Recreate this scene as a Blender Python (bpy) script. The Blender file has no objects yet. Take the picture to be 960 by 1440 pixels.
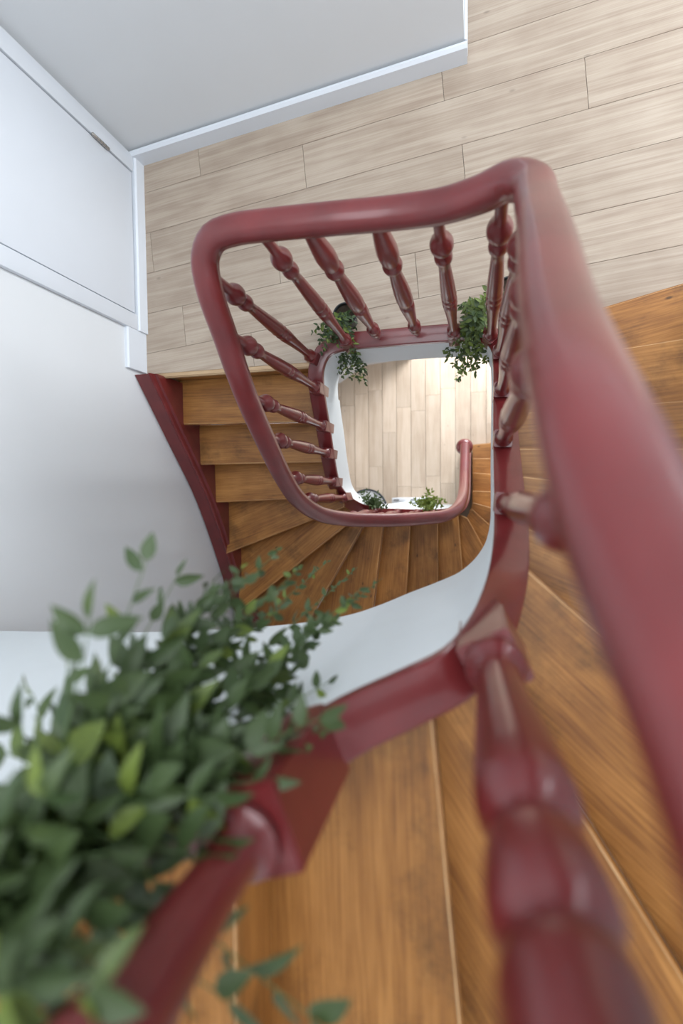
import bpy, bmesh, math, random
from mathutils import Vector, Matrix
random.seed(7)
scn = bpy.context.scene
COL = scn.collection

# ---------------------------------------------------------------- camera
F_PX, CX, CY = 680.0, 480.0, 720.0
VX, VY = 668.0, 692.0                      # where plumb lines meet in the picture
CAM_Z = 2.5
n = Vector(((VX-CX)/F_PX, -(VY-CY)/F_PX, -1)).normalized()
zr = -n
yr = (Vector((0, 1, 0)) - zr*zr.y).normalized()
xr = yr.cross(zr)
RW = Matrix((xr, yr, zr))                  # camera space -> world
cam_d = bpy.data.cameras.new('camera')
cam = bpy.data.objects.new('camera', cam_d); COL.objects.link(cam)
cam.matrix_world = Matrix.Translation((0, 0, CAM_Z)) @ RW.to_4x4()
cam_d.sensor_fit = 'VERTICAL'; cam_d.sensor_height = 36; cam_d.sensor_width = 24
cam_d.lens = F_PX/1440*36
cam_d.clip_start = 0.01
cam_d.dof.use_dof = True
cam_d.dof.focus_distance = 2.3
cam_d.dof.aperture_fstop = 1.25
scn.camera = cam

def at(u, v, z):
    """world point at height z seen at pixel u, v of the survey frame"""
    d = RW @ Vector(((u-CX)/F_PX, -(v-CY)/F_PX, -1))
    k = (CAM_Z - z)/-d.z
    return Vector((d.x*k, d.y*k, z))

# ---------------------------------------------------------------- world and lights
w = bpy.data.worlds.new('daylight'); scn.world = w; w.use_nodes = True
bg = w.node_tree.nodes['Background']
bg.inputs[0].default_value = (0.80, 0.90, 1.0, 1); bg.inputs[1].default_value = 0.8

def area(name, loc, target, sx, sy, power, col):
    d = bpy.data.lights.new(name, 'AREA'); d.shape = 'RECTANGLE'; d.size = sx; d.size_y = sy
    d.energy = power; d.color = col
    o = bpy.data.objects.new(name, d); COL.objects.link(o)
    o.location = loc
    o.rotation_euler = (Vector(target)-Vector(loc)).to_track_quat('-Z', 'Y').to_euler()
    return o
area('skylight_daylight', (0.0, 0.5, 4.25), (0.0, 0.5, 0), 2.2, 2.6, 54, (0.93, 0.96, 1.0))
area('window_daylight', (3.25, 2.3, 1.7), (0.2, 1.2, 0.3), 2.2, 1.8, 105, (0.93, 0.96, 1.0))
area('ground_door_daylight', (0.75, 2.8, -1.9), (0.15, 1.15, -3.3), 1.3, 1.5, 120, (0.97, 0.98, 1.0))
area('lower_tread_fill', (-0.35, 1.4, -0.45), (-0.35, -0.7, -1.9), 0.5, 0.4, 17, (1.0, 0.98, 0.95))  # unseen fill light added to brighten the lower winder treads, not a real fixture

scn.view_settings.view_transform = 'Standard'
scn.view_settings.look = 'None'
scn.view_settings.exposure = 0.55
scn.view_settings.gamma = 1.0
scn.view_settings.use_curve_mapping = False

# ---------------------------------------------------------------- materials
def newmat(name):
    m = bpy.data.materials.new(name); m.use_nodes = True
    nt = m.node_tree
    return m, nt, nt.nodes['Principled BSDF']

def bump(nt, b, height, strength, dist=0.002):
    bp = nt.nodes.new('ShaderNodeBump'); bp.inputs['Strength'].default_value = strength
    bp.inputs['Distance'].default_value = dist
    nt.links.new(height, bp.inputs['Height']); nt.links.new(bp.outputs[0], b.inputs['Normal'])

def plain(name, col, rough=0.5, spec=0.5, var=0.0, scale=8, bmp=0.0, coat=0.0):
    m, nt, b = newmat(name)
    b.inputs['Base Color'].default_value = (*col, 1)
    b.inputs['Roughness'].default_value = rough
    b.inputs['Specular IOR Level'].default_value = spec
    b.inputs['Coat Weight'].default_value = coat
    b.inputs['Coat Roughness'].default_value = 0.25
    if var or bmp:
        tc = nt.nodes.new('ShaderNodeTexCoord')
        no = nt.nodes.new('ShaderNodeTexNoise'); no.inputs['Scale'].default_value = scale
        no.inputs['Detail'].default_value = 5
        nt.links.new(tc.outputs['Object'], no.inputs['Vector'])
        if var:
            r = nt.nodes.new('ShaderNodeValToRGB')
            r.color_ramp.elements[0].position = .3; r.color_ramp.elements[1].position = .7
            r.color_ramp.elements[0].color = (*[c*(1-var) for c in col], 1)
            r.color_ramp.elements[1].color = (*[min(1, c*(1+var)) for c in col], 1)
            nt.links.new(no.outputs[0], r.inputs[0]); nt.links.new(r.outputs[0], b.inputs['Base Color'])
        if bmp: bump(nt, b, no.outputs[0], bmp)
    return m

def wood(name, dark, mid, light, rough, sx, sy, rings, hue_var, bmp, knots=0.0, stain=0.0, amp=.12):
    """boards: grain runs along each board's own X axis; every board differs"""
    m, nt, b = newmat(name); N = nt.nodes.new; L = nt.links.new
    tc = N('ShaderNodeTexCoord'); oi = N('ShaderNodeObjectInfo')
    off = N('ShaderNodeVectorMath'); off.operation = 'SCALE'; off.inputs[0].default_value = (37, 19, 11)
    L(oi.outputs['Random'], off.inputs['Scale'])
    add = N('ShaderNodeVectorMath'); L(tc.outputs['Object'], add.inputs[0]); L(off.outputs[0], add.inputs[1])
    mp = N('ShaderNodeMapping'); mp.inputs['Scale'].default_value = (sx, sy, sy)
    L(add.outputs[0], mp.inputs[0])
    warp = N('ShaderNodeTexNoise'); warp.inputs['Scale'].default_value = 0.9; warp.inputs['Detail'].default_value = 2
    L(mp.outputs[0], warp.inputs['Vector'])
    mul = N('ShaderNodeMath'); mul.operation = 'MULTIPLY'; mul.inputs[1].default_value = rings
    L(warp.outputs[0], mul.inputs[0])
    sn = N('ShaderNodeMath'); sn.operation = 'SINE'; L(mul.outputs[0], sn.inputs[0])
    mp2 = N('ShaderNodeMapping'); mp2.inputs['Scale'].default_value = (sx*2.2, sy*9, sy*9)
    L(add.outputs[0], mp2.inputs[0])
    fine = N('ShaderNodeTexNoise'); fine.inputs['Scale'].default_value = 2.0; fine.inputs['Detail'].default_value = 6
    fine.inputs['Roughness'].default_value = .65
    L(mp2.outputs[0], fine.inputs['Vector'])
    big = N('ShaderNodeTexNoise'); big.inputs['Scale'].default_value = 5; big.inputs['Detail'].default_value = 3
    L(add.outputs[0], big.inputs['Vector'])
    a = N('ShaderNodeMath'); a.operation = 'MULTIPLY_ADD'; a.inputs[1].default_value = amp
    L(sn.outputs[0], a.inputs[0]); L(fine.outputs[0], a.inputs[2])
    c = N('ShaderNodeMath'); c.operation = 'MULTIPLY_ADD'; c.inputs[1].default_value = .5
    L(big.outputs[0], c.inputs[0]); L(a.outputs[0], c.inputs[2])
    r = N('ShaderNodeValToRGB')
    r.color_ramp.elements[0].position = .48; r.color_ramp.elements[0].color = (*dark, 1)
    r.color_ramp.elements[1].position = 1.02; r.color_ramp.elements[1].color = (*light, 1)
    e = r.color_ramp.elements.new(.74); e.color = (*mid, 1)
    L(c.outputs[0], r.inputs[0])
    hs = N('ShaderNodeHueSaturation')
    v = N('ShaderNodeMapRange'); v.inputs['To Min'].default_value = 1-hue_var; v.inputs['To Max'].default_value = 1+hue_var
    L(oi.outputs['Random'], v.inputs['Value']); L(v.outputs[0], hs.inputs['Value'])
    out = r.outputs[0]
    if knots:
        vo = N('ShaderNodeTexVoronoi'); vo.inputs['Scale'].default_value = 5.5
        mk = N('ShaderNodeMapping'); mk.inputs['Scale'].default_value = (.7, 1.6, 1.6)
        L(add.outputs[0], mk.inputs[0]); L(mk.outputs[0], vo.inputs['Vector'])
        kr = N('ShaderNodeValToRGB')
        kr.color_ramp.elements[0].position = .03; kr.color_ramp.elements[0].color = (1-knots,)*3+(1,)
        kr.color_ramp.elements[1].position = .075; kr.color_ramp.elements[1].color = (1, 1, 1, 1)
        L(vo.outputs['Distance'], kr.inputs[0])
        mx = N('ShaderNodeMix'); mx.data_type = 'RGBA'; mx.blend_type = 'MULTIPLY'; mx.inputs[0].default_value = 1
        L(out, mx.inputs[6]); L(kr.outputs[0], mx.inputs[7]); out = mx.outputs[2]
    if stain:
        sn2 = N('ShaderNodeTexNoise'); sn2.inputs['Scale'].default_value = 3.2; sn2.inputs['Detail'].default_value = 8
        sn2.inputs['Roughness'].default_value = .7; L(add.outputs[0], sn2.inputs['Vector'])
        sr = N('ShaderNodeValToRGB')
        sr.color_ramp.elements[0].position = .33; sr.color_ramp.elements[0].color = (1-stain,)*3+(1,)
        sr.color_ramp.elements[1].position = .47; sr.color_ramp.elements[1].color = (1, 1, 1, 1)
        L(sn2.outputs[0], sr.inputs[0])
        mx = N('ShaderNodeMix'); mx.data_type = 'RGBA'; mx.blend_type = 'MULTIPLY'; mx.inputs[0].default_value = 1
        L(out, mx.inputs[6]); L(sr.outputs[0], mx.inputs[7]); out = mx.outputs[2]
    L(out, hs.inputs['Color']); L(hs.outputs[0], b.inputs['Base Color'])
    b.inputs['Roughness'].default_value = rough
    bump(nt, b, fine.outputs[0], bmp, .001)
    return m

def red_paint():
    m, nt, b = newmat('oxblood_gloss_paint'); N = nt.nodes.new; L = nt.links.new
    tc = N('ShaderNodeTexCoord')
    no = N('ShaderNodeTexNoise'); no.inputs['Scale'].default_value = 9; no.inputs['Detail'].default_value = 4
    L(tc.outputs['Object'], no.inputs['Vector'])
    r = N('ShaderNodeValToRGB')
    r.color_ramp.elements[0].position = .3; r.color_ramp.elements[0].color = (.115, .013, .014, 1)
    r.color_ramp.elements[1].position = .7; r.color_ramp.elements[1].color = (.160, .019, .020, 1)
    L(no.outputs[0], r.inputs[0]); L(r.outputs[0], b.inputs['Base Color'])
    n2 = N('ShaderNodeTexNoise'); n2.inputs['Scale'].default_value = 45; n2.inputs['Detail'].default_value = 3
    L(tc.outputs['Object'], n2.inputs['Vector'])
    bump(nt, b, n2.outputs[0], .12, .002)
    b.inputs['Roughness'].default_value = .36
    b.inputs['Specular IOR Level'].default_value = .45
    b.inputs['Coat Weight'].default_value = .5; b.inputs['Coat Roughness'].default_value = .14
    return m

def leaf_mat():
    m, nt, b = newmat('leaf_green'); N = nt.nodes.new; L = nt.links.new
    oi = N('ShaderNodeObjectInfo'); tc = N('ShaderNodeTexCoord')
    no = N('ShaderNodeTexNoise'); no.inputs['Scale'].default_value = 14
    L(tc.outputs['Object'], no.inputs['Vector'])
    av = N('ShaderNodeMath'); av.operation = 'MULTIPLY_ADD'; av.inputs[1].default_value = .45
    L(no.outputs[0], av.inputs[0])
    h = N('ShaderNodeMath'); h.operation = 'MULTIPLY'; h.inputs[1].default_value = .6
    L(oi.outputs['Random'], h.inputs[0]); L(h.outputs[0], av.inputs[2])
    r = N('ShaderNodeValToRGB')
    r.color_ramp.elements[0].position = .1; r.color_ramp.elements[0].color = (.026, .055, .020, 1)
    r.color_ramp.elements[1].position = .8; r.color_ramp.elements[1].color = (.16, .22, .035, 1)
    e = r.color_ramp.elements.new(.5); e.color = (.060, .095, .030, 1)
    L(av.outputs[0], r.inputs[0]); L(r.outputs[0], b.inputs['Base Color'])
    b.inputs['Roughness'].default_value = .5
    tr = N('ShaderNodeBsdfTranslucent'); L(r.outputs[0], tr.inputs[0])
    mx = N('ShaderNodeMixShader'); mx.inputs[0].default_value = .22
    L(b.outputs[0], mx.inputs[1]); L(tr.outputs[0], mx.inputs[2])
    L(mx.outputs[0], nt.nodes['Material Output'].inputs[0])
    return m

RED = red_paint()
WORN = wood('worn_pale_edge', (.40, .20, .075), (.58, .34, .15), (.72, .48, .25), .5, 3, 12, 12, .1, .1)
TREAD = wood('waxed_old_pine', (.19, .070, .014), (.33, .138, .030), (.47, .215, .055), .46, 1.1, 7, 24, .15, .25, .7, .45, .08)
LAM = wood('pale_oak_laminate', (.32, .248, .19), (.39, .315, .245), (.45, .375, .30), .42, .7, 11, 34, .05, .12, .25)
LAMG = wood('ground_oak_laminate', (.42, .33, .25), (.49, .40, .31), (.55, .46, .37), .45, .9, 8, 20, .09, .1, .25)
OAKN = wood('light_oak_nosing', (.30, .19, .10), (.42, .28, .155), (.52, .37, .22), .45, 1.2, 10, 14, .03, .1)
WALL = plain('cool_white_wall_paint', (.70, .72, .735), .85, .3, .012, 2.5, .05)
WHITE = plain('white_gloss_joinery', (.70, .74, .79), .4, .5, .01, 4, .03)
FASC = plain('white_string_plaster', (.70, .75, .77), .7, .35, .015, 5, .08)
SUB = plain('dark_underlay', (.10, .08, .065), .9)
PLAS = plain('white_ceiling_plaster', (.72, .73, .74), .9, .3)
METAL = plain('hinge_steel', (.45, .43, .40), .35); METAL.node_tree.nodes['Principled BSDF'].inputs['Metallic'].default_value = 1
BLACK = plain('black_pot_plastic', (.018, .022, .024), .38, .5)
SOIL = plain('potting_soil', (.03, .022, .015), .95, .2, .3, 60, .6)
STEM = plain('green_stem', (.07, .12, .035), .6)
LEAF = leaf_mat()
GREYPAD = plain('speckled_blue_grey', (.13, .15, .155), .7, .4, .45, 90, .4)
DARKRIM = plain('dark_slate_rim', (.035, .05, .065), .35)
SLOT = plain('grey_plastic', (.22, .23, .24), .5)

# ---------------------------------------------------------------- helpers
def setp(o, label=None, cat=None, group=None, kind=None):
    if label: o['label'] = label
    if cat: o['category'] = cat
    if group: o['group'] = group
    if kind: o['kind'] = kind
    return o
def root(name, loc, label, cat, group=None):
    o = bpy.data.objects.new(name, None); COL.objects.link(o); o.location = loc
    o.empty_display_size = .05
    return setp(o, label, cat, group)
def off(parent):
    v = Vector((0, 0, 0))
    while parent is not None:
        v = v + parent.location; parent = parent.parent
    return v
def link(name, me, parent=None, loc=(0, 0, 0), rotz=0.0, m=None, world=True):
    """loc is a world position; parents carry no rotation"""
    o = bpy.data.objects.new(name, me); COL.objects.link(o)
    o.parent = parent
    base = off(parent) if (parent is not None and world) else Vector((0, 0, 0))
    o.location = Vector(loc) - base
    o.rotation_euler = (0, 0, rotz)
    if m is not None and me is not None and not me.materials: me.materials.append(m)
    return o
def bm_mesh(name, bm, smooth=False):
    bmesh.ops.recalc_face_normals(bm, faces=bm.faces[:])
    me = bpy.data.meshes.new(name); bm.to_mesh(me); bm.free()
    if smooth:
        me.shade_smooth()
    return me
def auto(me, ang=40):
    me.shade_smooth(); me.set_sharp_from_angle(angle=math.radians(ang)); return me
def add_prism(bm, poly, z0, z1):
    a = [bm.verts.new((p[0], p[1], z0)) for p in poly]
    b = [bm.verts.new((p[0], p[1], z1)) for p in poly]
    k = len(poly)
    bm.faces.new(a[::-1]); bm.faces.new(b)
    for i in range(k): bm.faces.new((a[i], a[(i+1) % k], b[(i+1) % k], b[i]))
def add_box(bm, x0, x1, y0, y1, z0, z1):
    add_prism(bm, [(x0, y0), (x1, y0), (x1, y1), (x0, y1)], z0, z1)
def box(name, x0, x1, y0, y1, z0, z1, m, parent=None, bev=0.0, kind=None):
    c = Vector(((x0+x1)/2, (y0+y1)/2, (z0+z1)/2)); bm = bmesh.new()
    add_box(bm, x0-c.x, x1-c.x, y0-c.y, y1-c.y, z0-c.z, z1-c.z)
    if bev: bmesh.ops.bevel(bm, geom=bm.edges[:], offset=bev, segments=2, affect='EDGES', profile=.5)
    me = bm_mesh(name, bm)
    if bev: auto(me)
    return setp(link(name, me, parent, c, 0, m), kind=kind)
def board(name, poly, ztop, th, axis, m, parent, bev=.004, seg=1):
    """flat board with polygon outline in world XY; its own X runs along `axis` (angle)"""
    c = Vector((sum(p[0] for p in poly)/len(poly), sum(p[1] for p in poly)/len(poly)))
    ca, sa = math.cos(-axis), math.sin(-axis)
    loc = [((p[0]-c.x)*ca-(p[1]-c.y)*sa, (p[0]-c.x)*sa+(p[1]-c.y)*ca) for p in poly]
    bm = bmesh.new(); add_prism(bm, loc, -th, 0)
    if bev: bmesh.ops.bevel(bm, geom=[e for e in bm.edges if abs(e.verts[0].co.z-e.verts[1].co.z) < 1e-6], offset=bev, segments=seg+1, affect='EDGES')
    me = bm_mesh(name, bm)
    if bev: auto(me, 50)
    if m is TREAD:                                        # feet have worn the arrises pale
        me.materials.append(TREAD); me.materials.append(WORN)
        for f in me.polygons:
            if .15 < f.normal.z < .97: f.material_index = 1
    return link(name, me, parent, (c.x, c.y, ztop), axis, m)
def catmull(P, step=.03):
    P = [Vector(p) for p in P]; out = []
    Q = [2*P[0]-P[1]] + P + [2*P[-1]-P[-2]]
    for i in range(1, len(Q)-2):
        a, b, c, d = Q[i-1], Q[i], Q[i+1], Q[i+2]
        # centripetal form keeps short corner spans from overshooting
        t0 = 0; t1 = t0+max((b-a).length, 1e-5)**.5; t2 = t1+max((c-b).length, 1e-5)**.5; t3 = t2+max((d-c).length, 1e-5)**.5
        k = max(2, int((c-b).length/step))
        for j in range(k):
            t = t1+(t2-t1)*j/k
            A1 = (t1-t)/(t1-t0)*a+(t-t0)/(t1-t0)*b; A2 = (t2-t)/(t2-t1)*b+(t-t1)/(t2-t1)*c; A3 = (t3-t)/(t3-t2)*c+(t-t2)/(t3-t2)*d
            B1 = (t2-t)/(t2-t0)*A1+(t-t0)/(t2-t0)*A2; B2 = (t3-t)/(t3-t1)*A2+(t-t1)/(t3-t1)*A3
            out.append((t2-t)/(t2-t1)*B1+(t-t1)/(t2-t1)*B2)
    out.append(P[-1]); return out
def tangents(path, flat=False):
    T = []
    for i in range(len(path)):
        d = path[min(i+1, len(path)-1)]-path[max(i-1, 0)]
        if flat: d = Vector((d.x, d.y, 0))
        T.append(d.normalized())
    return T
def sweep(path, sec, plumb=True, caps=True, side=1):
    """sec(i) -> list of (outward, up). plumb: section stays vertical; else it leans with the path."""
    bm = bmesh.new(); T = tangents(path, plumb); rings = []
    Tf = tangents(path, True)
    for i, p in enumerate(path):
        lat = Vector((-Tf[i].y, Tf[i].x, 0))*side
        up = Vector((0, 0, 1)) if plumb else T[i].cross(lat).normalized()*(1 if T[i].cross(lat).z > 0 else -1)
        rings.append([bm.verts.new(p+lat*a+up*b) for a, b in sec(i)])
    k = len(rings[0])
    for a, b in zip(rings, rings[1:]):
        for j in range(k): bm.faces.new((a[j], a[(j+1) % k], b[(j+1) % k], b[j]))
    if caps: bm.faces.new(rings[0]); bm.faces.new(rings[-1][::-1])
    return bm
def lathe(bm, prof, seg=20):
    rings = []
    for z, r in prof:
        if r < 1e-5: rings.append([bm.verts.new((0, 0, z))])
        else: rings.append([bm.verts.new((r*math.cos(2*math.pi*i/seg), r*math.sin(2*math.pi*i/seg), z)) for i in range(seg)])
    for a, b in zip(rings, rings[1:]):
        for i in range(seg):
            j = (i+1) % seg
            if len(a) == 1 and len(b) == 1: continue
            if len(a) == 1: bm.faces.new((a[0], b[i], b[j]))
            elif len(b) == 1: bm.faces.new((a[i], a[j], b[0]))
            else: bm.faces.new((a[i], a[j], b[j], b[i]))
    if len(rings[0]) > 1: bm.faces.new(rings[0][::-1])
    if len(rings[-1]) > 1: bm.faces.new(rings[-1])
def tube(path, r, seg=8):
    bm = bmesh.new()
    n_ = len(path); rr = (lambda i: r) if not callable(r) else r
    T = tangents(path); rings = []; ref = Vector((.3, .5, .8))
    for i, p in enumerate(path):
        a = T[i].cross(ref).normalized(); b = T[i].cross(a)
        rings.append([bm.verts.new(p+(a*math.cos(2*math.pi*j/seg)+b*math.sin(2*math.pi*j/seg))*rr(i)) for j in range(seg)])
    for a, b in zip(rings, rings[1:]):
        for j in range(seg): bm.faces.new((a[j], a[(j+1) % seg], b[(j+1) % seg], b[j]))
    bm.faces.new(rings[0][::-1]); bm.faces.new(rings[-1])
    return bm
def clip(poly, a, nrm):
    """keep the part of a convex polygon where (p-a).nrm >= 0"""
    out = []
    for i in range(len(poly)):
        p, q = poly[i], poly[(i+1) % len(poly)]
        dp = (p[0]-a[0])*nrm[0]+(p[1]-a[1])*nrm[1]; dq = (q[0]-a[0])*nrm[0]+(q[1]-a[1])*nrm[1]
        if dp >= 0: out.append(p)
        if dp*dq < 0:
            t = dp/(dp-dq); out.append((p[0]+(q[0]-p[0])*t, p[1]+(q[1]-p[1])*t))
    return out
def clip_convex(poly, region):
    for i in range(len(region)):
        a, b = region[i], region[(i+1) % len(region)]
        poly = clip(poly, a, (-(b[1]-a[1]), b[0]-a[0]))
        if len(poly) < 3: return []
    return poly
def area2(p): return abs(sum(p[i][0]*p[(i+1) % len(p)][1]-p[(i+1) % len(p)][0]*p[i][1] for i in range(len(p))))/2

R = .183
GZ = -18*R                                   # ground floor level

# ---------------------------------------------------------------- walls
WX, ZT = -1.905, 4.3
box('wall_left', WX-.15, WX, -1.35, 4.0, GZ, ZT, WALL, kind='structure')
def poly_wall(name, poly, z0, z1, m, kind='structure'):
    bm = bmesh.new(); c = Vector((poly[0][0], poly[0][1]))
    add_prism(bm, [(p[0]-c.x, p[1]-c.y) for p in poly], 0, z1-z0)
    return setp(link(name, bm_mesh(name, bm), None, (c.x, c.y, z0), 0, m), kind=kind)
poly_wall('wall_back', [(-1.905, 1.962), (-.05, 2.105), (-.05, 4.0), (-1.905, 4.0)], 0, ZT, WALL)
box('wall_front', WX, 1.2, -1.35, -1.2, GZ, ZT, WALL, kind='structure')
box('wall_right', 1.05, 1.2, -1.2, .865, GZ, ZT, WALL, kind='structure')
box('wall_far_right', 3.1, 3.2, .865, 4.0, -.25, .75, WALL, kind='structure')
box('wall_far_right', 3.1, 3.2, .865, 4.0, 2.65, ZT, WALL, kind='structure')
box('wall_far_right', 3.1, 3.2, .865, 1.15, .75, 2.65, WALL, kind='structure')
box('wall_far_right', 3.1, 3.2, 3.45, 4.0, .75, 2.65, WALL, kind='structure')
box('wall_far_front', 1.2, 3.2, .765, .865, -.25, ZT, WALL, kind='structure')
box('wall_north', -.05, 3.2, 4.0, 4.1, -.25, ZT, WALL, kind='structure')
box('ceiling', WX, 3.2, 1.9, 4.1, ZT, ZT+.1, PLAS, kind='structure')
box('ceiling', 1.15, 3.2, -1.35, 1.9, ZT, ZT+.1, PLAS, kind='structure')
box('ceiling', WX, -1.15, -1.35, 1.9, ZT, ZT+.1, PLAS, kind='structure')
box('ceiling', -1.15, 1.15, -1.35, -.85, ZT, ZT+.1, PLAS, kind='structure')

# baseboards
def strip(name, a, b, nrm, h, th, m, z=0, kind='structure', parent=None, cham=.008):
    a = Vector((*a, z)); b = Vector((*b, z)); nv = Vector((*nrm, 0)).normalized()
    d = (b-a); L = d.length; d.normalize(); bm = bmesh.new()
    sec = [(0, 0), (th, 0), (th, h-cham), (th-cham, h), (0, h)]
    A = [bm.verts.new(nv*s+Vector((0, 0, t))) for s, t in sec]; B = [bm.verts.new(d*L+nv*s+Vector((0, 0, t))) for s, t in sec]
    k = len(sec)
    for i in range(k): bm.faces.new((A[i], A[(i+1) % k], B[(i+1) % k], B[i]))
    bm.faces.new(A[::-1]); bm.faces.new(B)
    return setp(link(name, bm_mesh(name, bm), parent, a, 0, m), kind=kind)
strip('baseboard_back', (-1.89, 1.950), (-.038, 2.092), (.0768, -.997), .10, .022, WHITE, cham=.012)
box('baseboard_corner', -.05, -.035, 2.10, 4.0, 0, .10, WHITE, bev=.004, kind='structure')
strip('baseboard_left', (WX, 1.95), (WX, .955), (1, 0), .075, .035, WHITE)
strip('baseboard_left', (WX, .955), (WX, .726), (1, 0), .16, .022, WHITE)

# cupboard door on the left wall
door = box('door_1', WX, WX+.016, 1.052, 1.842, .085, 2.05, WHITE, bev=.003, kind='structure')
box('door_frame', WX, WX+.022, 1.850, 1.94, .075, 2.15, WHITE, door, bev=.005)
box('door_frame', WX, WX+.026, .955, 1.043, .075, 2.15, WHITE, door, bev=.005)
box('door_frame', WX, WX+.022, 1.043, 1.850, 2.06, 2.15, WHITE, door, bev=.005)
for hz in (.33, 1.7):
    bm = bmesh.new(); lathe(bm, [(-.062, .004), (-.056, .009), (.056, .009), (.062, .004)], 10)
    h = link('hinge', auto(bm_mesh('hinge', bm)), door, (WX+.024, 1.846, hz), 0, METAL)
    for kz in (-.03, -.01, .01, .03):
        bm = bmesh.new(); lathe(bm, [(-.0012, .0098), (.0012, .0098)], 10)
        link('hinge_ring', bm_mesh('hinge_ring', bm), h, (WX+.024, 1.846, hz+kz), 0, SLOT)

# ---------------------------------------------------------------- landing floor, plank by plank
floor = box('floor', -1.905, 3.1, .80, 4.0, -.25, -.012, SUB, kind='structure')
REG = [[(-1.9, .755), (.09, .755), (.09, 2.11), (-1.9, 1.965)],
       [(-1.9, .722), (-.84, .710), (-.84, .755), (-1.9, .755)],
       [(.09, .672), (1.05, .880), (1.05, 3.98), (.09, 3.98)],
       [(-.05, 2.0998), (.09, 2.11), (.09, 3.98), (-.05, 3.98)],
       [(1.05, .880), (3.08, .880), (3.08, 3.98), (1.05, 3.98)]]
th = math.radians(4.9); EV = Vector((math.cos(th), math.sin(th))); NV = Vector((-math.sin(th), math.cos(th)))
butts = {-1: [.9], 0: [-1.122, .25, 1.7], 1: [-1.536, -.189, 1.25], 2: [-.92, 1.55], 3: [-1.7, .083, 1.9], 4: [-.724, .647, 2.2],
         5: [-1.338, .018, 1.7], 6: [.95], 7: [.35, 1.6], 8: [.75, 1.8]}
PW = .2315
for row in range(-1, 17):
    c0 = 1.0-.2315+(row-0)*PW+.0011; c1 = c0+PW-.0022
    bs = [-2.2]+butts.get(row, [random.uniform(-.3, .8), random.uniform(1.3, 2.2)])+[4.0]
    for s0, s1 in zip(bs, bs[1:]):
        q = [EV*(s0+.0011)+NV*c0, EV*(s1-.0011)+NV*c0, EV*(s1-.0011)+NV*c1, EV*(s0+.0011)+NV*c1]
        q = [(p.x, p.y) for p in q]
        pcs = [p for p in (clip_convex(q, r) for r in REG) if len(p) > 2 and area2(p) > 1e-6]
        if not pcs: continue
        big = max(pcs, key=area2)
        c = Vector((sum(p[0] for p in big)/len(big), sum(p[1] for p in big)/len(big)))
        bm = bmesh.new(); ca, sa = math.cos(-th), math.sin(-th)
        for p in pcs: add_prism(bm, [((x-c.x)*ca-(y-c.y)*sa, (x-c.x)*sa+(y-c.y)*ca) for x, y in p], -.012, 0)
        link('plank', bm_mesh('plank', bm), floor, (c.x, c.y, 0), th, LAM)
board('floor_nosing', [(-1.88, .694), (-.835, .680), (-.835, .712), (-1.88, .724)], .003, .032, math.pi, OAKN, floor, .006)
box('sub_floor', -1.905, -.84, .73, .80, -.25, -.012, SUB, floor)
bm = bmesh.new(); add_prism(bm, [(.11, .685), (1.05, .89), (1.05, .80), (.11, .80)][::-1], -.25, -.012)
link('sub_floor', bm_mesh('sub_floor', bm), floor, (0, 0, 0), 0, SUB)

# ---------------------------------------------------------------- ground floor
ground = box('ground_floor', -1.905, 1.05, -1.2, 3.4, GZ-.1, GZ-.012, SUB, kind='structure')
GW = .1715
xg = -1.593-GW*1
i = 0
while xg < 1.0:
    ys = -1.15+random.choice([.1, .35, .6, .85])*1.0
    cuts = [-1.18]
    y = ys if i % 2 else ys-.5
    while y < 3.3:
        if y > cuts[-1]+.25: cuts.append(y)
        y += random.uniform(.75, 1.15)
    cuts.append(3.38)
    for y0, y1 in zip(cuts, cuts[1:]):
        x0, x1 = xg+.002, xg+GW-.002
        board('plank', [(x0, y0+.001), (x1, y0+.001), (x1, y1-.001), (x0, y1-.001)], GZ, .012, math.pi/2, LAMG, ground, 0)
    xg += GW; i += 1
box('wall_ground_left', -1.72, -1.63, .0, 1.40, GZ, -.9, PLAS, kind='structure')
poly_wall('wall_ground_back', [(-1.72, 1.33), (-1.60, 1.36), (-1.30, 1.548), (-.72, 1.588), (-.72, 1.70), (-1.72, 1.70)], GZ, -.25, PLAS)
box('wall_ground_back', .62, 1.05, 1.60, 1.72, GZ, -.25, PLAS, kind='structure')
box('wall_ground_back', -.72, .62, 1.60, 1.72, -1.15, -.25, PLAS, kind='structure')

# ---------------------------------------------------------------- inner string line (well edge), ascending
LOW = [(-.13, .47, -3.06), (-.13, .2, -2.70), (-.13, .05, -2.46), (-.135, -.05, -2.25), (-.16, -.11, -2.0), (-.22, -.135, -1.78), (-.32, -.14, -1.60),
       (-.45, -.135, -1.44), (-.6, -.125, -1.27), (-.72, -.11, -1.10), (-.79, -.075, -.90), (-.83, -.01, -.66), (-.84, .06, -.50),
       (-.825, .2, -.33), (-.803, .38, -.16), (-.785, .56, .0)]
LAN = [(-.785, .56, .0), (-.775, .65, .04), (-.745, .715, .05), (-.69, .74, .05), (-.44, .745, .05), (-.1, .738, .05), (.0, .730, .05), (.05, .70, .09), (.072, .64, .18)]
UPP = [(.072, .64, .18), (.075, .55, .28), (.07, .40, .45), (.062, .2, .69), (.057, .08, .88), (.052, -.03, 1.07), (.047, -.10, 1.20), (.036, -.155, 1.34),
       (.015, -.195, 1.52), (-.015, -.228, 1.66), (-.05, -.253, 1.73), (-.11, -.278, 1.77), (-.2, -.31, 1.83), (-.28, -.342, 1.92), (-.4, -.38, 2.02), (-.6, -.415, 2.16), (-1.1, -.46, 2.54), (-1.88, -.50, 3.08)]
ALL = LOW+LAN[1:]+UPP[1:]
PATH = catmull([Vector(p) for p in ALL], .025)
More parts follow.
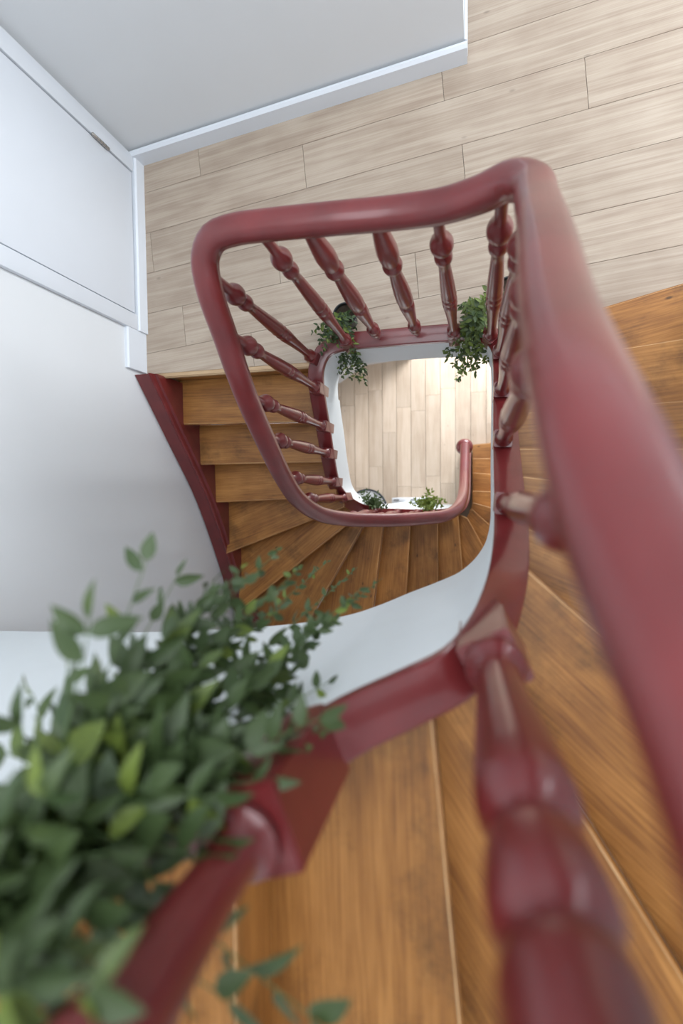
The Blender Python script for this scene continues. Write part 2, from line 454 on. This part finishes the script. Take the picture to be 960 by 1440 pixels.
def nearest(p, path=PATH):
    return min(range(len(path)), key=lambda i: (path[i]-Vector(p)).length)
i1, i2 = nearest(LAN[0]), nearest(UPP[0])
PL, PN, PU = PATH[:i1+1], PATH[i1:i2+1], PATH[i2:]
SW = .085
def red_sec(depth):
    def f(i):
        return [(0, -.004), (0, -.028), (.010, -.030), (.010, -depth), (SW, -depth), (SW, -.006), (SW-.006, 0), (.006, 0)]
    return f
def interp(x, tab):
    if x <= tab[0][0]: return tab[0][1]
    for (a, va), (b, vb) in zip(tab, tab[1:]):
        if x <= b: return va+(vb-va)*(x-a)/(b-a)
    return tab[-1][1]
def fascia(path, zb):
    def f(i):
        b = min(zb(path[i], i)-path[i].z, -.06)
        return [(.002, -.027), (.002, b), (.012, b), (.012, -.027)]
    return f

# wall-side string line of the lower flight
OUT = [(-1.90, .70, .09), (-1.90, .353, -.20), (-1.895, -.02, -.50), (-1.895, -.45, -.76), (-1.89, -.78, -.93), (-1.84, -1.0, -1.02), (-1.70, -1.14, -1.12), (-1.3, -1.19, -1.28), (-.6, -1.19, -1.45), (.4, -1.19, -1.95), (.85, -1.15, -2.2), (.88, -.9, -2.3), (.88, .1, -2.75), (.88, .6, -3.1)]

stairs = root('staircase', (-.5, -.5, GZ), 'lower flight of worn waxed wooden winder treads descending from the landing to the ground floor', 'staircase', 'flights of the winding staircase')
upst = root('staircase', (.6, -.3, 0), 'upper flight of golden wooden winder treads rising right of the open stairwell under the camera', 'staircase', 'flights of the winding staircase')

def red_part(name, path, sec, parent, side, m=RED):
    bm = sweep([p-off(parent) for p in path], sec, True, True, side)
    return link(name, auto(bm_mesh(name, bm), 35), parent, off(parent), 0, m)
# the path climbs clockwise seen from above, so the tread side is to the left of travel
red_part('inner_string', PL, red_sec(.30), stairs, -1 if False else 1)
red_part('inner_string', PU, red_sec(.26), upst, 1)
red_part('landing_kerb', PN, red_sec(.20), floor, 1)
nlow = nearest((-.75, -.10, -1.0), PL)
def zb_low(p, i):
    if i < nlow: return GZ
    return p.z-.33
setp(red_part('string_fascia', PL, fascia(PL, zb_low), stairs, 1, FASC), 'white painted face below the red string')
setp(red_part('kerb_fascia', PN, fascia(PN, lambda p, i: min(-.25, p.z-.3) if p.x < -.3 else min(-.25+max(0, p.z-.05)*1.2, p.z-.3)), floor, 1, FASC), 'white painted face of the landing edge')
def zb_up(p, i):
    if p.x > .02 and p.y > -.13: return interp(-p.y, [(-.6, -.10), (-.4, .12), (-.1, .45), (.09, .78), (.13, .80)])
    return interp(-p.x, [(-.04, .80), (-.003, .86), (.058, .93), (.21, 1.01), (.34, 1.06), (1.0, 1.12), (1.9, 1.14)])
setp(red_part('string_fascia', PU, fascia(PU, zb_up), upst, 1, FASC), 'tall white painted face below the red string')

# outer string, stepped moulding along the wall
OPATH = catmull([Vector(p) for p in OUT][::-1], .05)
def osec(i):
    return [(0, 0), (0, -.42), (.135, -.42), (.135, -.02), (.125, -.015), (.118, -.015), (.112, .006), (.100, .012), (.090, .004), (.084, -.006), (.012, .0)]
red_part('outer_string', OPATH, osec, stairs, -1)

# ---------------------------------------------------------------- treads and risers
LN = [((-.83, .705), (-1.80, .72)), ((-.85, .44), (-1.80, .466)), ((-.87, .217), (-1.80, .223)), ((-.88, -.004), (-1.80, -.033)), ((-.88, -.075), (-1.80, -.42)),
      ((-.86, -.165), (-1.80, -.90)), ((-.825, -.205), (-1.352, -1.1)), ((-.72, -.185), (-.84, -1.1)), ((-.53, -.19), (-.587, -1.1)), ((-.325, -.19), (-.327, -1.1)),
      ((-.165, -.19), (-.096, -1.1)), ((-.085, -.243), (.38, -1.1)), ((-.045, -.168), (.80, -.967)), ((-.03, -.118), (.80, -.364)), ((-.03, -.006), (.80, -.045)),
      ((-.03, .186), (.80, .10)), ((-.03, .346), (.80, .317)), ((-.03, .508), (.80, .56))]
def tread(parent, front, back, z, corner=None, wall_i=0):
    (fi, fo), (bi, bo) = front, back
    fi, fo, bi, bo = map(Vector, (fi, fo, bi, bo))
    d = (fo-fi).normalized(); nn = Vector((-d.y, d.x))
    if nn.dot((bi+bo)/2-(fi+fo)/2) > 0: nn = -nn
    o_ = nn*.022                                          # nosing overhang
    poly = [fi+o_, fo+o_]+([Vector(corner)] if corner else [])+[bo, bi]
    if sum(poly[i].x*poly[(i+1) % len(poly)].y-poly[(i+1) % len(poly)].x*poly[i].y for i in range(len(poly))) < 0: poly = poly[::-1]
    ang = math.atan2(d.y, d.x)
    t = board('tread', [(p.x, p.y) for p in poly], z, .034, ang, TREAD, parent, .007, 2)
    q = [fi, fo, fo-nn*.018, fi-nn*.018]
    c = (fi+fo)/2; L = (fo-fi).length
    bm = bmesh.new(); add_box(bm, -L/2, L/2, -.009, .009, -R, -.034)
    cc = c-nn*.009
    link('riser', bm_mesh('riser', bm), parent, (cc.x, cc.y, z), ang, TREAD)
    return t
OCOR = {6: (-1.80, -1.1), 12: (.80, -1.1)}
for k in range(1, 18):
    tread(stairs, LN[k], LN[k-1], -R*k, OCOR.get(k))
# riser under the landing edge
bm = bmesh.new(); add_box(bm, -.53, .53, -.009, .009, -R, -.03)
link('riser', bm_mesh('riser', bm), stairs, (-1.34, .718, 0), math.radians(-.8), TREAD)

UN = [((.11, .669), (1.04, .873)), ((.11, .494), (1.04, .580)), ((.11, .277), (1.04, .300)), ((.10, .13), (1.04, .10)), ((.10, .034), (1.04, -.105)),
      ((.09, -.10), (1.04, -.522)), ((.07, -.168), (1.04, -1.06)), ((-.02, -.32), (.515, -1.19)), ((-.10, -.335), (-.028, -1.19))]
for k in range(1, 9):
    cr = (1.04, -1.19) if k == 7 else None
    # front = nosing k, back = nosing k+1; corner sits between the two outer ends
    f, b_ = UN[k-1], UN[k]
    (fi, fo), (bi, bo) = f, b_
    fi, fo, bi, bo = map(Vector, (fi, fo, bi, bo))
    d = (fo-fi).normalized(); nn = Vector((-d.y, d.x))
    if nn.dot((bi+bo)/2-(fi+fo)/2) > 0: nn = -nn
    ext = (bi-fi).normalized()*0.0
    poly = [fi+nn*.022, fo+nn*.022]+([Vector(cr)] if cr else [])+[bo, bi]
    if sum(poly[i].x*poly[(i+1) % len(poly)].y-poly[(i+1) % len(poly)].x*poly[i].y for i in range(len(poly))) < 0: poly = poly[::-1]
    ang = math.atan2(d.y, d.x)
    board('tread', [(p.x, p.y) for p in poly], R*k, .034, ang, TREAD, upst, .007, 2)
    bm = bmesh.new(); L = (fo-fi).length; add_box(bm, -L/2, L/2, -.009, .009, -R, -.034)
    cc = (fi+fo)/2-nn*.009
    link('riser', bm_mesh('riser', bm), upst, (cc.x, cc.y, R*k), ang, TREAD)
# treads nine upward, running left along the front wall
xs = [(-.095, -.023), (-.385, -.395), (-.64, -.65), (-.89, -.90), (-1.14, -1.15), (-1.39, -1.40), (-1.64, -1.65), (-1.86, -1.86)]
for j in range(len(xs)-1):
    a, b_ = xs[j], xs[j+1]; z9 = R*(9+j)
    yt0, yt1 = (-.375+a[0]*.1), (-.375+b_[0]*.1)
    board('tread', [(a[0]+.022, yt0), (b_[0]-.02, yt1), (b_[1]-.02, -1.19), (a[1]+.022, -1.19)], z9, .034, math.radians(91.5), TREAD, upst, .007, 2)
    bm = bmesh.new(); L = -(yt0+.01)*0+ (1.185+yt0); add_box(bm, -L/2, L/2, -.009, .009, -R, -.034)
    link('riser', bm_mesh('riser', bm), upst, ((a[0]+a[1])/2-.009, (yt0-1.19)/2, z9), math.atan2(-(1.19+yt0), a[1]-a[0]), TREAD)

# ---------------------------------------------------------------- banister
RAIL = [(-.092, .44, -2.23), (-.092, .3, -2.06), (-.092, .15, -1.86), (-.092, .03, -1.64), (-.102, -.06, -1.38), (-.14, -.13, -1.14), (-.21, -.165, -.95), (-.32, -.172, -.78), (-.46, -.172, -.58), (-.6, -.165, -.42),
        (-.73, -.15, -.24), (-.82, -.11, -.02), (-.865, -.03, .19), (-.87, .08, .38), (-.86, .2, .56), (-.85, .38, .79), (-.84, .55, .96), (-.83, .67, 1.08),
        (-.815, .745, 1.125), (-.77, .784, 1.15), (-.70, .795, 1.155), (-.6, .792, 1.155), (-.4, .782, 1.15), (-.2, .768, 1.15), (-.08, .755, 1.17), (.01, .740, 1.22), (.08, .722, 1.285),
        (.117, .675, 1.34), (.118, .58, 1.44), (.107, .4, 1.66), (.093, .22, 1.87), (.089, .06, 2.07), (.099, -.04, 2.17), (.116, -.12, 2.26), (.118, -.19, 2.34), (.085, -.25, 2.41), (.03, -.28, 2.48), (-.06, -.32, 2.55), (-.15, -.35, 2.63), (-.3, -.395, 2.78), (-.6, -.44, 3.02), (-1.2, -.49, 3.5), (-1.86, -.53, 3.9)]
RP = catmull(RAIL, .018)
ban = root('stair_banister', (-.35, .35, 0), 'dark red painted banister winding up round the stairwell with turned balusters', 'banister')
half = [(0, .036), (.018, .0345), (.031, .0285), (.040, .017), (.0435, .001), (.0415, -.011), (.0365, -.0165), (.0370, -.0225), (.0345, -.0300), (.0285, -.0355), (.022, -.037), (.0, -.037)]
rsec = [(x, y) for x, y in half]+[(-x, y) for x, y in half[-2:0:-1]]
bm = sweep([p-off(ban) for p in RP], lambda i: rsec, False, True, 1)
link('handrail', auto(bm_mesh('handrail', bm), 60), ban, off(ban), 0, RED)

PA = [(0, .026), (.012, .030), (.024, .030), (.034, .022), (.06, .0195), (.13, .020), (.24, .0235), (.33, .0285), (.362, .0300), (.372, .0270), (.380, .0255), (.388, .0290), (.402, .0305), (.414, .0290),
      (.420, .0262), (.428, .0262), (.434, .0290), (.448, .0305), (.462, .0285), (.47, .0280), (.50, .0285), (.58, .0250), (.68, .0205), (.722, .0185), (.728, .0230), (.740, .0285), (.755, .0300), (.770, .0285), (.782, .0230), (.788, .0185),
      (.794, .0220), (.806, .0310), (.825, .0365), (.842, .0365), (.860, .0310), (.874, .0215), (.885, .0175), (.93, .0165), (1.0, .0175)]
PB = [(0, 0), (.03, .011), (.08, .0235), (.11, .0285), (.125, .0285), (.130, .0260), (.138, .0290), (.158, .0300), (.170, .0260), (.178, .0195), (.22, .0205), (.33, .0280), (.385, .0315), (.41, .0315), (.416, .0285), (.424, .0285), (.43, .0315),
      (.46, .0335), (.52, .0330), (.62, .0270), (.70, .0210), (.712, .0225), (.722, .0320), (.738, .0350), (.756, .0330), (.764, .0270), (.775, .0300), (.80, .0345), (.84, .0355), (.89, .0310), (.95, .0240), (1.0, .0200)]
PF = [(0, .044), (.018, .045), (.026, .040), (.034, .031), (.06, .028), (.12, .0315), (.20, .037), (.28, .0430), (.315, .0445), (.340, .0425), (.352, .034), (.358, .0300), (.370, .0300), (.378, .0360), (.392, .0395),
      (.420, .0420), (.440, .0415), (.452, .0370), (.458, .0315), (.466, .0315), (.474, .0375), (.490, .0400), (.55, .036), (.60, .029), (.62, .028), (.64, .037), (.66, .040), (.68, .034), (.70, .024), (.78, .022)]
def rail_pt(x, y, zhint):
    c = [p for p in RP if abs(p.z-zhint) < .5]
    return min(c, key=lambda p: (p.x-x)**2+(p.y-y)**2)
def baluster(px, kind='A', fat=1.0, outb=.030, blk=.15, tip=.05, hs=.0295, lift=.055, ang=None):
    i = nearest(px)
    p = PATH[i]; T = tangents(PATH, True)[i]; lat = Vector((-T.y, T.x, 0))
    c = p+lat*outb; zb = p.z+(lift if kind == 'A' else .0)
    q = rail_pt(c.x, c.y, p.z+1.08)-lat*.006
    if abs((q-Vector((c.x, c.y, q.z))).dot(T)) > .02: q = Vector((c.x, c.y, q.z))+lat*(q-Vector((c.x, c.y, q.z))).dot(lat)
    if ang is not None: q = q+Vector((.034, 0, 0))
    ax = Vector((q.x, q.y, q.z-.022))-Vector((c.x, c.y, zb)); L = ax.length
    bm = bmesh.new()
    if ang is not None: lathe(bm, [(z, r) for z, r in PF if z < L]+[(L, .022)], 48)
    else: lathe(bm, [(t*L, r*fat) for t, r in (PA if kind == 'A' else PB)], 24 if fat == 1 else 40)
    b_ = link('baluster', auto(bm_mesh('baluster', bm), 50), ban, (c.x, c.y, zb), 0, RED)
    rot = ax.to_track_quat('Z', 'Y').to_matrix()
    b_.data.transform(rot.to_4x4())
    if kind == 'A':
        s = hs*fat; bm = bmesh.new()
        top = [bm.verts.new((sx*s, sy*s, 0)) for sx, sy in ((-1, -1), (1, -1), (1, 1), (-1, 1))]
        low = [bm.verts.new((sx*s, sy*s, -blk)) for sx, sy in ((-1, -1), (1, -1), (1, 1), (-1, 1))]
        tp = bm.verts.new((0, -s*.7, -blk-tip))
        bm.faces.new(top)
        for j in range(4): bm.faces.new((top[j], low[j], low[(j+1) % 4], top[(j+1) % 4])); bm.faces.new((low[j], tp, low[(j+1) % 4]))
        bmesh.ops.bevel(bm, geom=bm.edges[:], offset=.003, segments=2, affect='EDGES')
        link('base_block', auto(bm_mesh('base_block', bm), 40), b_, (c.x, c.y, zb+.002), math.atan2(T.y, T.x) if ang is None else math.radians(ang), RED)
    return b_
# (well-edge point, kind)
for q in [(-.13, .30, -2.84), (-.13, .10, -2.56), (-.15, -.095, -2.1), (-.24, -.135, -1.75), (-.335, -.14, -1.58), (-.45, -.135, -1.44), (-.59, -.125, -1.28), (-.72, -.11, -1.10),
          (-.825, -.02, -.68), (-.842, .075, -.48), (-.822, .23, -.29), (-.802, .385, -.15), (-.785, .56, .0)]:
    baluster(q)
baluster((-.757, .695, .048), outb=.062)
baluster((-.64, .742, .05))
for q in [(-.455, .745, .05), (-.275, .742, .05)]: baluster(q, 'B', outb=.035)
for q in [(-.095, .738, .05), (.055, .695, .09), (.074, .60, .22), (.07, .40, .45), (.06, .18, .72), (.052, -.03, 1.07)]: baluster(q)
baluster((-.005, -.220, 1.63), 'A', 1.0, .052, .16, .34, .043, .11, 208)
baluster((-.262, -.335, 1.90), 'A', 1.4, .045, .20, .06, .037, .13)
for q in [(-.55, -.39, 2.1), (-.85, -.42, 2.35)]: baluster(q, 'A', 1.1)

# newel at the foot of the stair
nw = Vector((-.100, .435, GZ))
bm = bmesh.new(); H = 1.06
lathe(bm, [(0, .06), (.12, .06), (.13, .05), (.16, .045), (.3, .04), (.6, .05), (.64, .036), (.7, .05), (.8, .04), (.93, .036), (.90, .055), (.93, .075), (.98, .080), (1.01, .07), (1.03, .05), (1.04, 0)], 28)
link('newel_post', auto(bm_mesh('newel_post', bm), 45), ban, nw, 0, RED)

# ---------------------------------------------------------------- plants
def leaf_mesh(name, wide, fold, curl):
    bm = bmesh.new(); n_ = 6; rows = []
    for i in range(n_+1):
        t = i/n_; wv = wide*math.sin(math.pi*t**.8)**.85*(1-.25*t) if 0 < t < 1 else 0
        z = -curl*t*t
        if wv < 1e-6: rows.append([bm.verts.new((t, 0, z))])
        else: rows.append([bm.verts.new((t, -wv, z+fold*wv)), bm.verts.new((t, 0, z)), bm.verts.new((t, wv, z+fold*wv))])
    for a, b in zip(rows, rows[1:]):
        if len(a) == 1: bm.faces.new((a[0], b[0], b[1])); bm.faces.new((a[0], b[1], b[2]))
        elif len(b) == 1: bm.faces.new((a[0], b[0], a[1])); bm.faces.new((a[1], b[0], a[2]))
        else: bm.faces.new((a[0], b[0], b[1], a[1])); bm.faces.new((a[1], b[1], b[2], a[2]))
    me = bm_mesh(name, bm, True); me.materials.append(LEAF); return me
LEAVES = [leaf_mesh('leaf', .27, .3, .15), leaf_mesh('leaf', .23, .45, .3), leaf_mesh('leaf', .29, .2, .05), leaf_mesh('leaf', .20, .35, .2)]
def leaf_matrix(p, d, size, rnd):
    d = d.normalized(); up = Vector((rnd.uniform(-.5, .5), rnd.uniform(-.5, .5), 1))
    y = up.cross(d)
    if y.length < .1: y = Vector((1, 0, 0)).cross(d)
    y.normalize(); z = d.cross(y)
    return Matrix.Translation(p) @ Matrix((d, y, z)).transposed().to_4x4() @ Matrix.Diagonal((size, size, size, 1))
def stems_leaves(parent, stems, size, gap, rnd, r=.0016, joined=False, sizef=None):
    """stems: lists of points; leaves in alternating pairs along them"""
    mats = []; base = off(parent)
    for P_ in stems:
        path = catmull(P_, .012)
        bm = tube([p-base for p in path], lambda i: r*(1-.6*i/len(path)), 6)
        link('stem', auto(bm_mesh('stem', bm)), parent, base, 0, STEM)
        s = 0; side = 1; T = tangents(path)
        for i in range(1, len(path)):
            s += (path[i]-path[i-1]).length
            f = i/len(path)
            if s > gap*rnd.uniform(.7, 1.3) and f > .12:
                s = 0; side = -side
                lat = T[i].cross(Vector((rnd.uniform(-.4, .4), rnd.uniform(-.4, .4), 1))).normalized()*side
                for sd in ((1, -1) if rnd.random() < .35 else (1,)):
                    d = T[i]*rnd.uniform(.3, .8)+lat*sd*rnd.uniform(.6, 1.1)+Vector((0, 0, rnd.uniform(-.35, .45)))
                    sz = size*rnd.uniform(.65, 1.15)*(1-.35*f)*(sizef(path[i]) if sizef else 1)
                    mats.append((path[i], d, sz))
        mats.append((path[-1], T[-1]+Vector((0, 0, .2)), size*.6*(sizef(path[-1]) if sizef else 1)))
    if joined:
        bm = bmesh.new()
        for p, d, sz in mats:
            me = rnd.choice(LEAVES).copy(); me.transform(leaf_matrix(p-base, d, sz, rnd)); bm.from_mesh(me); bpy.data.meshes.remove(me)
        me = bm_mesh('leaves', bm, True)
        setp(link('leaves', me, parent, base, 0, LEAF), kind='stuff')
    else:
        rnd.shuffle(mats)
        if len(mats) > 298:
            bm = bmesh.new()
            for p, d, sz in mats[298:]:
                me = rnd.choice(LEAVES).copy(); me.transform(leaf_matrix(p-base, d, sz, rnd)); bm.from_mesh(me); bpy.data.meshes.remove(me)
            setp(link('leaves', bm_mesh('leaves', bm, True), parent, base, 0, LEAF), kind='stuff')
        for p, d, sz in mats[:298]:
            o = bpy.data.objects.new('leaf', rnd.choice(LEAVES)); COL.objects.link(o); o.parent = parent
            o.matrix_local = leaf_matrix(p-base, d, sz, rnd)
    return len(mats)
def pot(parent, c, r, h):
    bm = bmesh.new()
    lathe(bm, [(0, 0), (0, r*.72), (h*.86, r*.96), (h*.86, r*1.05), (h, r*1.08), (h, r*.98), (h*.85, r*.93), (h*.85, 0)], 28)
    link('pot', auto(bm_mesh('pot', bm), 40), parent, c, 0, BLACK)
    bm = bmesh.new(); lathe(bm, [(h*.852, 0), (h*.852, r*.93), (h*.88, r*.9), (h*.9, 0)], 20)
    link('soil', bm_mesh('soil', bm), parent, c, 0, SOIL)

def droop(rnd, c, ztop, targets, jitter=.02):
    out = []
    for q in targets:
        q = Vector(q); s = Vector((c[0]+rnd.uniform(-.02, .02), c[1]+rnd.uniform(-.02, .02), ztop))
        m1 = s.lerp(q, .3); m1.z = ztop+rnd.uniform(.02, .06)
        m2 = s.lerp(q, .65)+Vector((rnd.uniform(-jitter, jitter), rnd.uniform(-jitter, jitter), 0)); m2.z = max(q.z, ztop)*.35+q.z*.65+.04
        out.append([s, m1, m2, q])
    return out

# landing plants
rnd = random.Random(3)
c = (-.635, .90, 0)
pl = root('trailing_plant', c, 'black pot on the landing with green vine trailing over the top left stairwell corner', 'plant', 'trailing plants round the stairwell')
pot(pl, c, .058, .11)
tg = [at(u, v, z) for u, v, z in [(445, 465, .12), (450, 480, .08), (448, 500, -.05), (462, 515, -.12), (475, 525, -.2), (490, 530, -.25), (505, 538, -.3), (514, 540, -.4), (500, 520, -.15), (515, 525, -.3), (470, 500, -.02), (480, 510, -.08),
     (495, 505, .0), (500, 460, .1), (492, 470, .1), (456, 490, .08), (512, 532, -.2), (486, 522, -.1), (460, 470, .12), (478, 465, .14)]]
tg += [q+Vector((rnd.uniform(-.05, .05), rnd.uniform(-.05, .04), rnd.uniform(-.05, .03))) for q in tg]
stems_leaves(pl, droop(rnd, c, .105, tg), .038, .0165, rnd, .0012)
c = (.15, .93, 0)
pl = root('trailing_plant', c, 'green vine in a pot behind the top right stairwell corner trailing into the well', 'plant', 'trailing plants round the stairwell')
pot(pl, c, .058, .11)
tg = [at(u, v, z) for u, v, z in [(652, 428, .12), (660, 430, .12), (672, 422, .15), (684, 418, .18), (655, 445, .12), (668, 445, .14), (680, 440, .15), (640, 480, .05), (625, 492, -.1), (628, 500, -.15), (645, 505, -.15), (650, 520, -.3), (642, 534, -.4),
     (660, 520, -.2), (672, 515, -.15), (684, 508, -.1), (665, 500, -.05), (655, 490, .03), (675, 490, .02), (668, 525, -.3), (650, 465, .1), (665, 470, .08), (660, 480, .05)]]
tg += [q+Vector((rnd.uniform(-.05, .04), rnd.uniform(-.04, .05), rnd.uniform(-.05, .03))) for q in tg[::2]]
stems_leaves(pl, droop(rnd, (.03, .84), .14, tg), .044, .0155, rnd, .0012)
st = [[Vector((c[0], c[1], .1)), Vector((.09, .89, .17)), Vector((.03, .84, .15))]]
stems_leaves(pl, st, .045, .014, rnd, .002, True)

# lower flight plants
for (u, v, z, lab, sp, sc) in [(524, 709, -1.05, 'small bushy plant on the lower string, left of the two above the ground floor', .07, 1), (603, 711, -1.30, 'small bushy plant on the lower string, right of the two above the ground floor', .075, 1.1)]:
    q = at(u, v, z); c = (q.x, -.085 if u < 560 else -.08, z-.12)
    c = (q.x, -.085, z-.12)
    pl = root('potted_plant', c, lab, 'plant', 'small plants on the lower string')
    pot(pl, c, .045, .09)
    stems = []
    for j in range(26):
        a = rnd.uniform(0, 2*math.pi); rr = sp*rnd.uniform(.5, 1.4)
        s = Vector((c[0], c[1], z-.04)); e_ = s+Vector((math.cos(a)*rr*1.2, math.sin(a)*rr*.9+.02, rnd.uniform(.02, .16)))
        stems.append([s, s.lerp(e_, .5)+Vector((0, 0, .04)), e_])
    stems_leaves(pl, stems, .042*sc, .014, rnd, .001, True)

# big near plant
rnd = random.Random(11)
c = (-.415, -.345, 1.95)
pl = root('trailing_plant', c, 'large blurred green leafy vine spilling from a dark pot at lower left, close to camera', 'plant', 'trailing plants round the stairwell')
pot(pl, c, .06, .11)
T_ = [(205, 790, 1.97), (125, 872, 2.08), (45, 975, 2.0), (95, 940, 1.98), (10, 1060, 2.05), (250, 810, 1.85), (300, 820, 1.8), (340, 800, 1.7), (390, 775, 1.55), (420, 800, 1.5), (460, 790, 1.2), (500, 800, 1.15), (535, 815, 1.25), (505, 830, 1.45),
      (470, 870, 1.6), (460, 960, 1.75), (448, 1010, 1.95), (440, 900, 1.65), (400, 850, 1.6), (350, 860, 1.7), (380, 930, 1.75), (320, 900, 1.85), (280, 940, 1.95), (230, 900, 1.95), (180, 940, 2.0), (160, 1000, 2.05), (90, 1040, 2.08),
      (250, 1040, 2.02), (330, 1010, 1.92), (400, 1060, 1.95), (370, 1100, 2.02), (300, 1120, 2.08), (200, 1130, 2.1), (110, 1150, 2.14), (30, 1180, 2.16), (40, 1260, 2.2), (120, 1290, 2.2), (160, 1340, 2.2), (60, 1350, 2.2), (20, 1400, 2.22), (270, 1200, 2.1), (220, 1240, 2.12), (430, 1040, 1.9), (330, 960, 1.8), (150, 1200, 2.16),
      (60, 1120, 2.18), (0, 1240, 2.2), (90, 1330, 2.22), (0, 1340, 2.24), (60, 1430, 2.24), (170, 1270, 2.14), (110, 1220, 2.12), (30, 1020, 2.1), (260, 1090, 2.05), (350, 1060, 2.0), (300, 1180, 2.08), (240, 990, 1.98),
      (140, 1090, 2.08), (200, 1060, 2.0), (130, 960, 2.0), (330, 870, 1.7), (420, 940, 1.75), (290, 860, 1.75), (180, 1180, 2.1), (70, 1180, 2.1), (435, 1428, 2.08), (320, 1405, 2.12), (300, 1040, 2.0), (210, 1100, 2.1), (90, 1260, 2.15), (150, 1290, 2.15), (40, 1310, 2.2), (110, 1350, 2.2), (20, 1280, 2.12), (70, 1400, 2.2), (170, 1230, 2.1), (130, 1310, 2.1), (40, 1390, 2.26), (120, 1400, 2.25), (0, 1160, 2.2)]
stems = []
for u, v, z in T_:
    q = at(u, v, z); s = Vector((c[0]+rnd.uniform(-.03, .03), c[1]+rnd.uniform(-.03, .03), c[2]+.10))
    m1 = s.lerp(q, .35); m1.z = max(s.z, q.z)+.02; m1 += Vector((rnd.uniform(-.01, .01), rnd.uniform(-.01, .01), 0))
    m2 = s.lerp(q, .72); m2.z = q.z*.6+m1.z*.4
    stems.append([s, m1, m2, q])
print('leaves', stems_leaves(pl, stems, .066, .025, rnd, .0018, False, lambda p: min(1.12, max(.38, (p.z-.95)/1.0))))
# sprig poking in at the bottom edge
e_ = at(440, 1425, 2.0); s = Vector((-.30, -.44, 2.02))
sub = [[Vector((c[0], c[1], c[2]+.1)), s, at(360, 1430, 2.05), e_]]

# ---------------------------------------------------------------- small things
q = at(962, 585, .549+.012)
t = root('tread_pad', (.88, .235, .549), 'bluish grey speckled pad lying on a tread at the right edge', 'pad')
bm = bmesh.new(); add_box(bm, -.14, .14, -.045, .045, 0, .014); bmesh.ops.bevel(bm, geom=bm.edges[:], offset=.004, segments=2, affect='EDGES')
link('pad_body', auto(bm_mesh('pad_body', bm)), t, (.90, .235, .5495), math.radians(-1), GREYPAD)

# ground floor pieces glimpsed against the stair wall
g = root('low_cabinet', (-.70, -.08, GZ), 'low white cabinet with grey slots against the stair wall on the ground floor', 'cabinet')
box('body', -.90, -.50, -.112, -.055, GZ, GZ+.42, WHITE, g, .004)
for x in (-.85, -.66, -.58): box('slot', x-.03, x+.03, -.088, -.070, GZ+.4205, GZ+.424, SLOT, g)
g = root('round_table', (-1.13, -.175, GZ), 'white rounded table with dark curved rim on the ground floor, seen below the string', 'table')
bm = bmesh.new(); lathe(bm, [(0, .10), (.02, .10), (.03, .03), (.60, .03), (.62, .20), (.66, .205), (.66, 0)], 40)
link('body', auto(bm_mesh('body', bm), 40), g, (-1.13, -.175, GZ), 0, WHITE)
bm = bmesh.new(); lathe(bm, [(.64, .205), (.64, .222), (.67, .222), (.67, .205), (.64, .205)], 48)
link('rim', bm_mesh('rim', bm), g, (-1.13, -.175, GZ), 0, DARKRIM)
